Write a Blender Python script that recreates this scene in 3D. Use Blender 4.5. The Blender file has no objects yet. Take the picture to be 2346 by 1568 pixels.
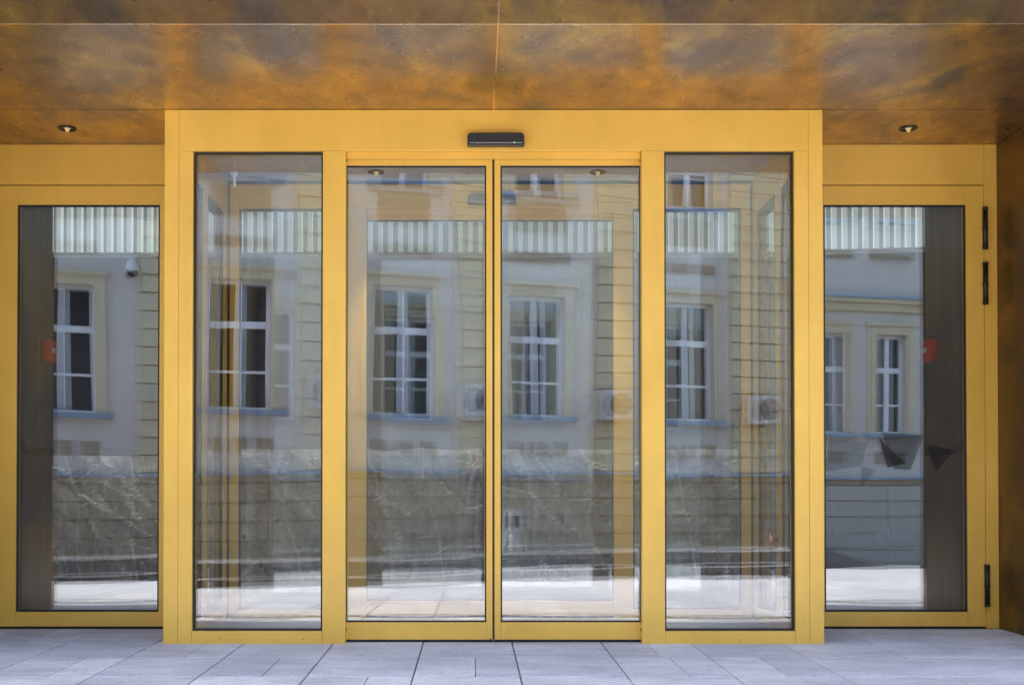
import bpy, bmesh, math, random
from mathutils import Vector, Matrix, noise
R = math.radians
scene = bpy.context.scene
C = scene.collection
rnd = random.Random(7)

# ------------------------------------------------------------------ camera, sky, sun, exposure
CAMX, CAMY, CAMZ = -0.119, -6.10, 0.78
cam_data = bpy.data.cameras.new('camera')
cam = bpy.data.objects.new('camera', cam_data)
C.objects.link(cam)
PITCH = 0.7
cam.location = (CAMX, CAMY, CAMZ)
cam.rotation_euler = (R(90 + PITCH), 0, 0)
cam_data.sensor_width = 36.0
cam_data.lens = 36.0 * 2562 / 2345
cam_data.shift_x = 92.0 / 2345
cam_data.shift_y = (361.0 - 2562 * math.tan(R(PITCH))) / 2345
cam_data.clip_start = 0.02
cam_data.clip_end = 2000
scene.camera = cam

SUN_EL, SUN_DIR = 56.0, Vector((-0.995, -0.05, 0))      # where the sun stands, seen from the door
world = bpy.data.worlds.new('World')
scene.world = world
world.use_nodes = True
wn = world.node_tree
wn.nodes.clear()
sky = wn.nodes.new('ShaderNodeTexSky')
sky.sky_type = 'NISHITA'
sky.sun_disc = False
sky.sun_elevation = R(SUN_EL)
sky.sun_rotation = math.atan2(SUN_DIR.x, SUN_DIR.y)
sky.dust_density = 1.5
bg = wn.nodes.new('ShaderNodeBackground')
bg.inputs['Strength'].default_value = 0.15
wo = wn.nodes.new('ShaderNodeOutputWorld')
wn.links.new(sky.outputs[0], bg.inputs['Color'])
wn.links.new(bg.outputs[0], wo.inputs['Surface'])

sd = bpy.data.lights.new('sun', 'SUN')
sd.energy = 2.8
sd.angle = R(0.6)
sd.color = (1.0, 0.955, 0.88)
sun = bpy.data.objects.new('sun', sd)
C.objects.link(sun)
h = SUN_DIR.normalized() * math.cos(R(SUN_EL))
to_sun = Vector((h.x, h.y, math.sin(R(SUN_EL))))
sun.rotation_euler = to_sun.to_track_quat('Z', 'Y').to_euler()
sun.location = (-12, -4, 20)

scene.view_settings.view_transform = 'Standard'
scene.view_settings.look = 'None'
scene.view_settings.exposure = 2.6
scene.view_settings.gamma = 1.0
scene.view_settings.use_curve_mapping = False
cy = scene.cycles
cy.max_bounces = 12
cy.diffuse_bounces = 5
cy.glossy_bounces = 7
cy.transmission_bounces = 6
cy.transparent_max_bounces = 28
cy.sample_clamp_indirect = 6
cy.blur_glossy = 0.6
cy.use_denoising = True

# ------------------------------------------------------------------ materials
def principled(name, col, rough=0.5, metal=0.0, spec=0.5):
    m = bpy.data.materials.new(name)
    m.use_nodes = True
    b = m.node_tree.nodes['Principled BSDF']
    b.inputs['Base Color'].default_value = (*col, 1)
    b.inputs['Roughness'].default_value = rough
    b.inputs['Metallic'].default_value = metal
    b.inputs['Specular IOR Level'].default_value = spec
    return m, m.node_tree, b

def N(nt, kind, **kw):
    n = nt.nodes.new(kind)
    for k, v in kw.items():
        if k in n.inputs:
            n.inputs[k].default_value = v
        else:
            setattr(n, k, v)
    return n

def coords(nt, scale=(1, 1, 1), world_space=False, rot=(0, 0, 0)):
    if world_space:
        g = N(nt, 'ShaderNodeNewGeometry')
        src = g.outputs['Position']
    else:
        src = N(nt, 'ShaderNodeTexCoord').outputs['Object']
    mp = N(nt, 'ShaderNodeMapping')
    mp.inputs['Scale'].default_value = scale
    mp.inputs['Rotation'].default_value = rot
    nt.links.new(src, mp.inputs['Vector'])
    return mp.outputs['Vector']

def ramp(nt, fac, stops):
    r = N(nt, 'ShaderNodeValToRGB')
    e = r.color_ramp.elements
    e[0].position, e[0].color = stops[0][0], (*stops[0][1], 1)
    e[1].position, e[1].color = stops[-1][0], (*stops[-1][1], 1)
    for p, c in stops[1:-1]:
        x = e.new(p); x.color = (*c, 1)
    nt.links.new(fac, r.inputs['Fac'])
    return r.outputs['Color']

def noise_tex(nt, vec, scale, detail=4, rough=0.55, dist=0.0):
    n = N(nt, 'ShaderNodeTexNoise', Scale=scale, Detail=detail, Roughness=rough, Distortion=dist)
    nt.links.new(vec, n.inputs['Vector'])
    return n.outputs['Fac']

def mixc(nt, a, b, fac, mode='MIX'):
    m = N(nt, 'ShaderNodeMix', data_type='RGBA', blend_type=mode)
    for i, v in ((0, fac), (6, a), (7, b)):
        if isinstance(v, bpy.types.NodeSocket):
            nt.links.new(v, m.inputs[i])
        elif i == 0:
            m.inputs[0].default_value = v
        else:
            m.inputs[i].default_value = (*v, 1)
    return m.outputs[2]

def bump(nt, b, height, strength, dist):
    n = N(nt, 'ShaderNodeBump', Strength=strength, Distance=dist)
    nt.links.new(height, n.inputs['Height'])
    nt.links.new(n.outputs[0], b.inputs['Normal'])

MAT = {}
def mottled(name, c0, c1, scale, rough=0.6, metal=0.0, bstr=0.0, bscale=60, rvar=0.08, spec=0.5, aniso=(1, 1, 1), ws=False):
    m, nt, b = principled(name, c0, rough, metal, spec)
    v = coords(nt, aniso, ws)
    f = noise_tex(nt, v, scale, 6)
    nt.links.new(ramp(nt, f, [(0.3, c0), (0.7, c1)]), b.inputs['Base Color'])
    mr = N(nt, 'ShaderNodeMapRange')
    mr.inputs[3].default_value = rough - rvar
    mr.inputs[4].default_value = rough + rvar
    nt.links.new(noise_tex(nt, v, scale * 2.3, 3), mr.inputs[0])
    nt.links.new(mr.outputs[0], b.inputs['Roughness'])
    if bstr:
        bump(nt, b, noise_tex(nt, v, bscale, 3), bstr, 0.004)
    MAT[name] = m
    return m

# golden satin frames
m, nt, b = principled('gold', (0.74, 0.40, 0.035), 0.40, 0.15)
v = coords(nt, (1, 1, 1), True)
f = noise_tex(nt, v, 2.2, 5)
gcol = ramp(nt, f, [(0.3, (0.70, 0.400, 0.056)), (0.7, (0.80, 0.470, 0.078))])
sp = noise_tex(nt, coords(nt, (1, 1, 1.6), True), 34, 4, 0.6)
chip = ramp(nt, sp, [(0.65, (0, 0, 0)), (0.69, (1, 1, 1))])
sx = N(nt, 'ShaderNodeSeparateXYZ')
nt.links.new(N(nt, 'ShaderNodeNewGeometry').outputs['Position'], sx.inputs[0])
low = N(nt, 'ShaderNodeMapRange'); low.inputs[1].default_value = 0.045; low.inputs[2].default_value = 0.02
nt.links.new(sx.outputs['Z'], low.inputs[0])
cm = N(nt, 'ShaderNodeMath', operation='MULTIPLY')
nt.links.new(chip, cm.inputs[0]); nt.links.new(low.outputs[0], cm.inputs[1])
gcol = mixc(nt, gcol, (0.10, 0.055, 0.02), cm.outputs[0])
smear = noise_tex(nt, coords(nt, (1.0, 1.0, 0.35), True), 5.5, 6, 0.65, 0.6)
gcol = mixc(nt, gcol, ramp(nt, smear, [(0.35, (0.955, 0.95, 0.95)), (0.65, (1.03, 1.03, 1.04))]), 1.0, 'MULTIPLY')
nt.links.new(gcol, b.inputs['Base Color'])
bump(nt, b, noise_tex(nt, v, 260, 2), 0.06, 0.002)
b.inputs['Coat Weight'].default_value = 0.35
b.inputs['Coat Roughness'].default_value = 0.28
MAT['gold'] = m

# patinated bronze cladding: orange, brown and blue grey clouds
def bronze(name, dark=1.0, rough=0.25, aniso=(1.5, 0.95, 1.0)):
    m, nt, b = principled(name, (0.4, 0.2, 0.05), rough, 0.85)
    v = coords(nt, aniso, True)
    f1 = noise_tex(nt, v, 1.6, 6, 0.55, 0.5)
    k = dark
    col = ramp(nt, f1, [(0.28, (0.14 * k, 0.095 * k, 0.058 * k)), (0.43, (0.26 * k, 0.16 * k, 0.075 * k)),
                        (0.53, (0.34 * k, 0.212 * k, 0.072 * k)), (0.68, (0.48 * k, 0.295 * k, 0.062 * k))])
    v2 = coords(nt, (1.7, 1.2, 1.6), True)
    f2 = noise_tex(nt, v2, 1.7, 6, 0.56, 0.5)
    blot = ramp(nt, f2, [(0.47, (0, 0, 0)), (0.70, (0.9, 0.9, 0.9))])
    col = mixc(nt, col, (0.135 * k, 0.112 * k, 0.095 * k), blot)
    f3 = noise_tex(nt, coords(nt, (2.6, 2.0, 2.4), True), 3.2, 8, 0.66, 0.6)
    fine = ramp(nt, f3, [(0.3, (0.80, 0.80, 0.80)), (0.7, (1.18, 1.17, 1.12))])
    col = mixc(nt, col, fine, 1.0, 'MULTIPLY')
    nt.links.new(col, b.inputs['Base Color'])
    mr = N(nt, 'ShaderNodeMapRange')
    mr.inputs[3].default_value = rough - 0.05
    mr.inputs[4].default_value = rough + 0.12
    nt.links.new(noise_tex(nt, v, 5, 4), mr.inputs[0])
    nt.links.new(mr.outputs[0], b.inputs['Roughness'])
    MAT[name] = m
bronze('bronze', 1.3, 0.25)
bronze('bronze_wall', 0.55, 0.34, (1.2, 1.2, 0.5))

# reflective glass: a clear sheet with an even mirror coat that rises at grazing angles
def glass(name, base, tint):
    m = bpy.data.materials.new(name)
    m.use_nodes = True
    nt = m.node_tree
    nt.nodes.clear()
    lw = N(nt, 'ShaderNodeLayerWeight'); lw.inputs['Blend'].default_value = 0.5
    pw = N(nt, 'ShaderNodeMath', operation='POWER'); pw.inputs[1].default_value = 5
    nt.links.new(lw.outputs['Facing'], pw.inputs[0])
    ma = N(nt, 'ShaderNodeMath', operation='MULTIPLY_ADD')
    ma.inputs[1].default_value = 1 - base; ma.inputs[2].default_value = base
    nt.links.new(pw.outputs[0], ma.inputs[0])
    tr = N(nt, 'ShaderNodeBsdfTransparent'); tr.inputs[0].default_value = (*tint, 1)
    gl = N(nt, 'ShaderNodeBsdfGlossy'); gl.inputs['Roughness'].default_value = 0.0
    gl.inputs['Color'].default_value = (0.97, 0.98, 1.0, 1)
    mx = N(nt, 'ShaderNodeMixShader')
    nt.links.new(ma.outputs[0], mx.inputs[0])
    nt.links.new(tr.outputs[0], mx.inputs[1])
    nt.links.new(gl.outputs[0], mx.inputs[2])
    out = N(nt, 'ShaderNodeOutputMaterial')
    nt.links.new(mx.outputs[0], out.inputs[0])
    MAT[name] = m
glass('glass', 0.135, (0.93, 0.95, 0.945))
glass('glass_side', 0.06, (0.93, 0.95, 0.945))

def plain(name, col, rough=0.5, metal=0.0, spec=0.5):
    MAT[name] = principled(name, col, rough, metal, spec)[0]
plain('rubber', (0.012, 0.012, 0.013), 0.6)
plain('black_plastic', (0.018, 0.018, 0.024), 0.35)
plain('black_metal', (0.014, 0.013, 0.014), 0.4, 0.4)
plain('joint_glint', (0.95, 0.70, 0.45), 0.22, 1.0)
plain('steel', (0.62, 0.63, 0.65), 0.28, 1.0)
plain('zinc', (0.27, 0.36, 0.46), 0.45, 0.3)
plain('white_plastic', (0.80, 0.80, 0.78), 0.4)
plain('red_plastic', (0.75, 0.05, 0.035), 0.35)
plain('aged_white', (0.60, 0.59, 0.56), 0.5)
plain('copper', (0.80, 0.36, 0.15), 0.25, 1.0)
plain('dark_paper', (0.05, 0.045, 0.042), 0.6)
plain('dark_void', (0.02, 0.02, 0.022), 0.9)
plain('window_glass', (0.012, 0.016, 0.022), 0.04, 0.0, 0.9)
plain('skin', (0.50, 0.30, 0.21), 0.55)
plain('hair', (0.06, 0.035, 0.02), 0.6)
plain('dark_cloth', (0.055, 0.045, 0.06), 0.85)
def emit(name, col, s):
    m, nt, b = principled(name, (0.8, 0.8, 0.8), 0.5)
    b.inputs['Emission Color'].default_value = (*col, 1)
    b.inputs['Emission Strength'].default_value = s
    MAT[name] = m
emit('lamp_glow', (1.0, 0.68, 0.30), 0.075)
MAT['lamp_glow'].node_tree.nodes['Principled BSDF'].inputs['Base Color'].default_value = (0.25, 0.16, 0.07, 1)
emit('led_green', (0.05, 1.0, 0.3), 0.3)
emit('fin_added_glow', (0.84, 0.95, 0.92), 0.068)  # glow given to the fins themselves, added to brighten screen and lobby
mottled('fin_white', (0.66, 0.71, 0.69), (0.74, 0.78, 0.76), 3, 0.5)
m, nt, b = principled('fin_backing_glow', (0.13, 0.165, 0.19), 0.6)
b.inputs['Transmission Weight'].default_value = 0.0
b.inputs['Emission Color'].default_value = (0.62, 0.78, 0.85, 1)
b.inputs['Emission Strength'].default_value = 0.024  # faint glow added to the opaque backing to soften the fin stripes
MAT['fin_backing_glow'] = m
mottled('fin_grey', (0.25, 0.29, 0.32), (0.31, 0.35, 0.37), 3, 0.5)
mottled('ceiling_white', (0.50, 0.47, 0.46), (0.56, 0.53, 0.52), 2, 0.5)
mottled('lobby_wall', (0.060, 0.058, 0.066), (0.085, 0.082, 0.092), 1.2, 0.8)
mottled('lobby_floor', (0.36, 0.35, 0.34), (0.45, 0.44, 0.43), 1.5, 0.35)
mottled('dark_timber', (0.080, 0.070, 0.062), (0.165, 0.142, 0.125), 7, 0.45, 0.0, 0, 60, 0.08, 0.5, (5, 5, 0.12))
mottled('plaster_field', (0.57, 0.52, 0.445), (0.68, 0.625, 0.545), 0.9, 0.85, 0, 0.25, 40)
mottled('plaster_grey', (0.50, 0.455, 0.385), (0.58, 0.53, 0.455), 1.0, 0.85, 0, 0.3, 40)
mottled('plaster_cream', (0.57, 0.48, 0.30), (0.67, 0.57, 0.375), 1.1, 0.85, 0, 0.3, 40)
mottled('plaster_tan', (0.36, 0.285, 0.185), (0.47, 0.38, 0.26), 1.3, 0.85, 0, 0.3, 30)
mottled('panel_brown', (0.33, 0.265, 0.185), (0.42, 0.345, 0.24), 9, 0.85, 0, 0.5, 25)
mottled('window_paint', (0.74, 0.75, 0.76), (0.82, 0.82, 0.82), 2, 0.45)
mottled('dark_granite', (0.050, 0.052, 0.060), (0.085, 0.086, 0.095), 18, 0.35)
mottled('grey_metal', (0.40, 0.41, 0.43), (0.48, 0.49, 0.50), 5, 0.4, 0.3)
mottled('mortar', (0.10, 0.10, 0.105), (0.16, 0.16, 0.165), 20, 0.9)
mottled('asphalt', (0.12, 0.12, 0.125), (0.17, 0.17, 0.175), 12, 0.9, 0, 0.4, 150, 0.08, 0.5, (1, 1, 1), True)

m = bpy.data.materials.new('opal'); m.use_nodes = True
nt = m.node_tree; nt.nodes.clear()
tl = N(nt, 'ShaderNodeBsdfTranslucent'); tl.inputs[0].default_value = (0.95, 0.95, 0.95, 1)
tp = N(nt, 'ShaderNodeBsdfTransparent'); tp.inputs[0].default_value = (0.95, 0.95, 0.95, 1)
mx = N(nt, 'ShaderNodeMixShader'); mx.inputs[0].default_value = 0.75
nt.links.new(tp.outputs[0], mx.inputs[1]); nt.links.new(tl.outputs[0], mx.inputs[2])
nt.links.new(mx.outputs[0], N(nt, 'ShaderNodeOutputMaterial').inputs[0])
MAT['opal'] = m

# pale flamed granite, each slab its own tone
m, nt, b = principled('granite', (0.5, 0.5, 0.53), 0.62)
v = coords(nt, (1, 1, 1), True)
grain = noise_tex(nt, v, 75, 6, 0.85)
cloud = noise_tex(nt, coords(nt, (1.0, 2.4, 1), True), 1.6, 6, 0.6, 0.4)
c1 = ramp(nt, cloud, [(0.30, (0.375, 0.377, 0.408)), (0.68, (0.585, 0.587, 0.612))])
c2 = ramp(nt, grain, [(0.36, (0.62, 0.62, 0.64)), (0.62, (1.20, 1.20, 1.19))])
col = mixc(nt, c1, c2, 0.8, 'MULTIPLY')
oi = N(nt, 'ShaderNodeObjectInfo')
tone = ramp(nt, oi.outputs['Random'], [(0.0, (0.84, 0.84, 0.87)), (1.0, (1.09, 1.08, 1.06))])
col = mixc(nt, col, tone, 1.0, 'MULTIPLY')
gum = N(nt, 'ShaderNodeTexVoronoi', Scale=3.1)
nt.links.new(v, gum.inputs['Vector'])
col = mixc(nt, col, ramp(nt, gum.outputs['Distance'], [(0.045, (0.72, 0.71, 0.70)), (0.065, (1, 1, 1))]), 1.0, 'MULTIPLY')
scuff = noise_tex(nt, coords(nt, (3.0, 9.0, 1), True, (0, 0, 0.3)), 2.4, 8, 0.7, 0.8)
col = mixc(nt, col, ramp(nt, scuff, [(0.36, (0.86, 0.86, 0.87)), (0.60, (1.04, 1.04, 1.04))]), 1.0, 'MULTIPLY')
nt.links.new(col, b.inputs['Base Color'])
bump(nt, b, noise_tex(nt, v, 220, 3), 0.25, 0.002)
MAT['granite'] = m

# split stone of the counter: grey brown with pale veins
m, nt, b = principled('split_stone', (0.2, 0.17, 0.14), 0.55)
v = coords(nt, (1.0, 1.0, 0.42), False, (0, R(24), 0))
f = noise_tex(nt, v, 5.0, 9, 0.68, 0.15)
base = ramp(nt, f, [(0.30, (0.11, 0.10, 0.088)), (0.46, (0.28, 0.25, 0.215)), (0.57, (0.40, 0.365, 0.32)), (0.70, (0.60, 0.58, 0.55))])
vein = N(nt, 'ShaderNodeTexWave', Scale=0.7, Distortion=6.0, Detail=3.0)
vein.inputs['Detail Scale'].default_value = 1.6
nt.links.new(v, vein.inputs['Vector'])
vm = ramp(nt, vein.outputs['Fac'], [(0.985, (0, 0, 0)), (1.0, (0.5, 0.5, 0.5))])
nt.links.new(mixc(nt, base, (0.62, 0.63, 0.60), vm), b.inputs['Base Color'])
bump(nt, b, noise_tex(nt, v, 12, 9, 0.72), 0.9, 0.05)
MAT['split_stone'] = m

# ------------------------------------------------------------------ helpers
def put(o, parent=None):
    C.objects.link(o)
    if parent is not None:
        o.parent = parent
    return o

def empty(name, loc=(0, 0, 0), rz=0.0, parent=None):
    o = bpy.data.objects.new(name, None)
    o.empty_display_size = 0.2
    o.location = loc
    o.rotation_euler = (0, 0, rz)
    return put(o, parent)

def tag(o, label=None, cat=None, group=None, kind=None):
    if label: o['label'] = label
    if cat: o['category'] = cat
    if group: o['group'] = group
    if kind: o['kind'] = kind
    return o

def mesh(name, verts, faces, mat):
    me = bpy.data.meshes.new(name)
    me.from_pydata([tuple(p) for p in verts], [], faces)
    me.materials.append(MAT[mat])
    me.update()
    return me

def box_mesh(name, boxes, mat):
    vs, fs = [], []
    for (x0, x1, y0, y1, z0, z1) in boxes:
        n = len(vs)
        vs += [(x0, y0, z0), (x1, y0, z0), (x1, y1, z0), (x0, y1, z0), (x0, y0, z1), (x1, y0, z1), (x1, y1, z1), (x0, y1, z1)]
        fs += [tuple(n + i for i in q) for q in ((0, 3, 2, 1), (4, 5, 6, 7), (0, 1, 5, 4), (1, 2, 6, 5), (2, 3, 7, 6), (3, 0, 4, 7))]
    return mesh(name, vs, fs, mat)

def boxes(name, bl, mat, parent=None, bev=0.0, loc=None):
    if isinstance(bl, tuple): bl = [bl]
    o = bpy.data.objects.new(name, box_mesh(name, bl, mat))
    put(o, parent)
    if loc: o.location = loc
    if bev:
        md = o.modifiers.new('bevel', 'BEVEL'); md.width = bev; md.segments = 2; md.limit_method = 'ANGLE'
    return o

def obj(name, me, parent=None, loc=None, rot=None):
    o = bpy.data.objects.new(name, me)
    if loc: o.location = loc
    if rot: o.rotation_euler = rot
    return put(o, parent)

def smooth(me):
    me.polygons.foreach_set('use_smooth', [True] * len(me.polygons))

def lathe(name, prof, mat, seg=24, axis='z'):
    vs, fs = [], []
    for r, z in prof:
        for i in range(seg):
            a = 2 * math.pi * i / seg
            p = (r * math.cos(a), r * math.sin(a), z)
            if axis == 'y': p = (p[0], p[2], p[1])
            vs.append(p)
    for k in range(len(prof) - 1):
        for i in range(seg):
            j = (i + 1) % seg
            fs.append((k * seg + i, k * seg + j, (k + 1) * seg + j, (k + 1) * seg + i))
    me = mesh(name, vs, fs, mat)
    smooth(me)
    return me

def tube(name, pts, r, mat, seg=10, parent=None):
    pts = [Vector(p) for p in pts]
    vs, fs = [], []
    for k, p in enumerate(pts):
        d = (pts[min(k + 1, len(pts) - 1)] - pts[max(k - 1, 0)]).normalized()
        s = d.orthogonal().normalized() if k == 0 else (s - d * s.dot(d)).normalized()
        t = d.cross(s)
        for i in range(seg):
            a = 2 * math.pi * i / seg
            vs.append(p + (s * math.cos(a) + t * math.sin(a)) * r)
    for k in range(len(pts) - 1):
        for i in range(seg):
            j = (i + 1) % seg
            fs.append((k * seg + i, k * seg + j, (k + 1) * seg + j, (k + 1) * seg + i))
    fs.append(tuple(range(seg))[::-1])
    fs.append(tuple((len(pts) - 1) * seg + i for i in range(seg)))
    me = mesh(name, vs, fs, mat)
    smooth(me)
    return obj(name, me, parent)

def pane(x0, x1, z0, z1, y, parent, seed, amp=0.00035, pillow=0.0008, tilt=(0, 0), mat='glass', th=0.022, side=False, name='pane'):
    """a sealed glazing unit; both sheets are bowed and faintly wavy as real ones are"""
    r = random.Random(seed)
    nx, nz = 14, 34
    waves = [(r.uniform(2.5, 6.5), r.uniform(-2.5, 2.5), r.uniform(0, 6.28), r.uniform(0.4, 1.0)) for _ in range(3)] + \
            [(r.uniform(-1.5, 1.5), r.uniform(2.5, 7.0), r.uniform(0, 6.28), r.uniform(0.4, 1.0)) for _ in range(3)]
    cx, cz = (x0 + x1) / 2, (z0 + z1) / 2
    vs, fs = [], []
    for s in (0, 1):
        sg = 1 if s == 0 else -1
        for j in range(nz + 1):
            for i in range(nx + 1):
                x = x0 + (x1 - x0) * i / nx
                z = z0 + (z1 - z0) * j / nz
                u, w = 2 * i / nx - 1, 2 * j / nz - 1
                d = pillow * (1 - u * u) * (1 - w ** 4) * sg
                d += sum(amp * a * math.sin(kx * x + kz * z + ph + s * 0.5) for kx, kz, ph, a in waves) * 0.6
                d += tilt[0] * (x - cx) + tilt[1] * (z - cz)
                yy = y + d + (th if s else 0)
                vs.append((x, yy, z) if not side else (yy, x, z))
    n = (nx + 1) * (nz + 1)
    for s in (0, 1):
        for j in range(nz):
            for i in range(nx):
                a = s * n + j * (nx + 1) + i
                q = (a, a + 1, a + nx + 2, a + nx + 1)
                fs.append(q if (s == 0) != side else q[::-1])
    me = mesh(name, vs, fs, mat)
    smooth(me)
    return obj(name, me, parent)

def gasket(x0, x1, z0, z1, y0, y1, parent, w=0.010, name='gasket'):
    return boxes(name, [(x0, x1, y0, y1, z1 - w, z1), (x0, x1, y0, y1, z0, z0 + w),
                        (x0, x0 + w, y0, y1, z0 + w, z1 - w), (x1 - w, x1, y0, y1, z0 + w, z1 - w)], 'rubber', parent)

# ------------------------------------------------------------------ setting: ground, pavement
SL = 0.02
tag(boxes('ground', (-160, 160, -160, 60, -1.2, -0.42), 'asphalt'), kind='structure')
YB = -9.6
pv_v, pv_f = [], []
for (ya, yb) in ((0.62, YB),):
    pv_v = [(-30, ya, SL * ya - 0.022), (30, ya, SL * ya - 0.022), (30, yb, SL * yb - 0.022), (-30, yb, SL * yb - 0.022)]
    pv_v += [(x, y, -0.5) for (x, y, z) in pv_v]
    pv_f = [(3, 2, 1, 0), (4, 5, 6, 7), (0, 1, 5, 4), (1, 2, 6, 5), (2, 3, 7, 6), (3, 0, 4, 7)]
pavement = tag(obj('pavement', mesh('pavement', pv_v, pv_f, 'mortar')), kind='structure')
PW, PD, GAP = 0.488, 0.54, 0.0026
slab_meshes = {}
def slab(x0, x1, y0, y1, name='paving_slab'):
    w, d = round(x1 - x0, 4), round(y1 - y0, 4)
    key = (w, d)
    if key not in slab_meshes:
        g = GAP / 2; c = 0.003
        a, bb = w / 2 - g, d / 2 - g
        vs = [(-a, -bb, -0.03), (a, -bb, -0.03), (a, bb, -0.03), (-a, bb, -0.03),
              (-a, -bb, -c), (a, -bb, -c), (a, bb, -c), (-a, bb, -c),
              (-a + c, -bb + c, 0), (a - c, -bb + c, 0), (a - c, bb - c, 0), (-a + c, bb - c, 0)]
        fs = [(8, 9, 10, 11)]
        for i in range(4):
            j = (i + 1) % 4
            fs += [(i, j, 4 + j, 4 + i), (4 + i, 4 + j, 8 + j, 8 + i)]
        slab_meshes[key] = mesh('paving_slab', vs, fs, 'granite')
    ym = (y0 + y1) / 2
    o = bpy.data.objects.new(name, slab_meshes[key])
    o.location = ((x0 + x1) / 2, ym, SL * ym + rnd.uniform(-0.0006, 0.0006))
    o.rotation_euler = (math.atan(SL), 0, 0)
    put(o, pavement)
X0 = -0.386
rows = [0.60 - 0.0, 0.07, -0.47, -1.01]
yy = -1.01
while yy > -6.4:
    yy -= PD * 1.5; rows.append(yy)
count = 0
far_v, far_f = [], []
def far_slab(x0, x1, y0, y1):
    g = GAP / 2
    n = len(far_v)
    for (x, y) in ((x0 + g, y0 + g), (x1 - g, y0 + g), (x1 - g, y1 - g), (x0 + g, y1 - g)):
        far_v.append((x, y, SL * y))
    for (x, y) in ((x0 + g, y0 + g), (x1 - g, y0 + g), (x1 - g, y1 - g), (x0 + g, y1 - g)):
        far_v.append((x, y, SL * y - 0.03))
    far_f.extend([(n, n + 1, n + 2, n + 3), (n, n + 4, n + 5, n + 1), (n + 1, n + 5, n + 6, n + 2), (n + 2, n + 6, n + 7, n + 3), (n + 3, n + 7, n + 4, n)])
split_sets = {0: (-5, -2, 1, 4), 1: (-3, 2, 5), 2: (-4, -2, 0, 2, 3), 3: (-6, -1, 3), 4: (-2, 1), 5: (0, 3)}
for k in range(len(rows) - 1):
    ya, yb = rows[k + 1], rows[k]
    for c in range(-30, 31):
        x0 = X0 + c * PW + 0.0018; x1 = x0 + PW - 0.0036
        if -9 <= c <= 9:
            if c in split_sets.get(k, ()):
                xm = x0 + PW * (0.5 if (c + k) % 2 else 0.58)
                slab(x0, xm, ya, yb); slab(xm, x1, ya, yb)
            else:
                slab(x0, x1, ya, yb)
        else:
            far_slab(x0, x1, ya, yb)
yf = rows[-1]
while yf > YB + 0.8:
    for c in range(-30, 31):
        far_slab(X0 + c * PW + 0.0018, X0 + (c + 1) * PW - 0.0018, yf - 0.81, yf)
    yf -= 0.81
tag(obj('distant_paving', mesh('distant_paving', far_v, far_f, 'granite'), pavement), kind='stuff')

# slotted drain set into the paving
drain = empty('drain_channel', (0, -1.60, SL * -1.60 + 0.002))
tag(drain, 'slotted steel drain channel crossing the granite paving before the doors', 'drain')
boxes('channel_frame', [(-5.2, 5.2, -0.063, -0.055, -0.02, 0.004), (-5.2, 5.2, 0.055, 0.063, -0.02, 0.004)], 'steel', drain)
boxes('slot_bed', (-5.2, 5.2, -0.054, 0.054, -0.02, 0.003), 'rubber', drain)
bar_me = box_mesh('grate_bar', [(-0.020, 0.020, -0.054, 0.054, 0.0, 0.0045)], 'steel')
for i in range(100):
    obj('grate_bar', bar_me, drain, (-5.15 + i * 0.104, 0, 0))

# ------------------------------------------------------------------ entrance building
ZS = 2.917          # soffit
WX = 3.037          # side walls of the recess
bld = empty('entrance_building', (0, 0, 0))
tag(bld, 'bronze metal clad building with a mottled soffit above the golden entrance', 'building')
def soffit(x0, x1, y0, y1):
    return boxes('soffit_panel', (x0, x1, y0, y1, ZS, ZS + 0.04), 'bronze', bld)
g = 0.004
soffit(-9, -g, -1.10 + g, -g); soffit(g, 9, -1.10 + g, -g)
soffit(-WX - 0.002, -1.80, g, 0.6 + 0.1); soffit(1.80, WX + 0.002, g, 0.6 + 0.1)
for (x0, x1) in ((-9, -g), (g, 9)):
    vs = [(x0, -1.10 - g, ZS), (x1, -1.10 - g, ZS), (x1, -1.42, ZS + 0.10), (x0, -1.42, ZS + 0.10),
          (x0, -1.10 - g, ZS + 0.05), (x1, -1.10 - g, ZS + 0.05), (x1, -1.40, ZS + 0.16), (x0, -1.40, ZS + 0.16)]
    obj('canopy_edge_panel', mesh('canopy_edge_panel', vs, [(0, 3, 2, 1), (4, 5, 6, 7), (0, 1, 5, 4), (1, 2, 6, 5), (2, 3, 7, 6), (3, 0, 4, 7)], 'bronze'), bld)
boxes('joint_strip', [(-9, 9, -1.1032, -1.0968, ZS - 0.0015, ZS + 0.03)], 'joint_glint', bld)  # pale strips stand in for light caught along the panel joints
boxes('joint_strip', [(-0.0032, 0.0032, -1.0967, 0.0, ZS - 0.0010, ZS + 0.03)], 'joint_glint', bld)
vs = []
for (y, z) in ((-1.1035, ZS - 0.001), (-1.4205, ZS + 0.0975)):
    vs += [(-0.0034, y, z), (0.0034, y, z), (0.0034, y + 0.02, z + 0.03), (-0.0034, y + 0.02, z + 0.03)]
obj('joint_strip', mesh('joint_strip', vs, [(0, 1, 5, 4), (1, 2, 6, 5), (2, 3, 7, 6), (3, 0, 4, 7), (0, 3, 2, 1), (4, 5, 6, 7)], 'joint_glint'), bld)
boxes('upper_wall', (-16, 16, -1.40, 1.2, ZS + 0.272, 6.0), 'bronze_wall', bld)
boxes('fascia', (-9, 9, -1.415, -1.401, ZS + 0.165, 6.0), 'bronze_wall', bld)
boxes('roof_slab', [(-9, 9, -1.08, 0.7, ZS + 0.06, ZS + 0.26)], 'dark_void', bld)
for s in (-1, 1):
    a, e = sorted((s * WX, s * 16))
    boxes('side_wall', (a, e, -0.47, 0.6, -0.3, ZS - 0.003), 'bronze_wall', bld)
    boxes('passage_wall', (a, e, 0.603, 1.67, -0.3, 3.16), 'dark_timber', bld)
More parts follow.
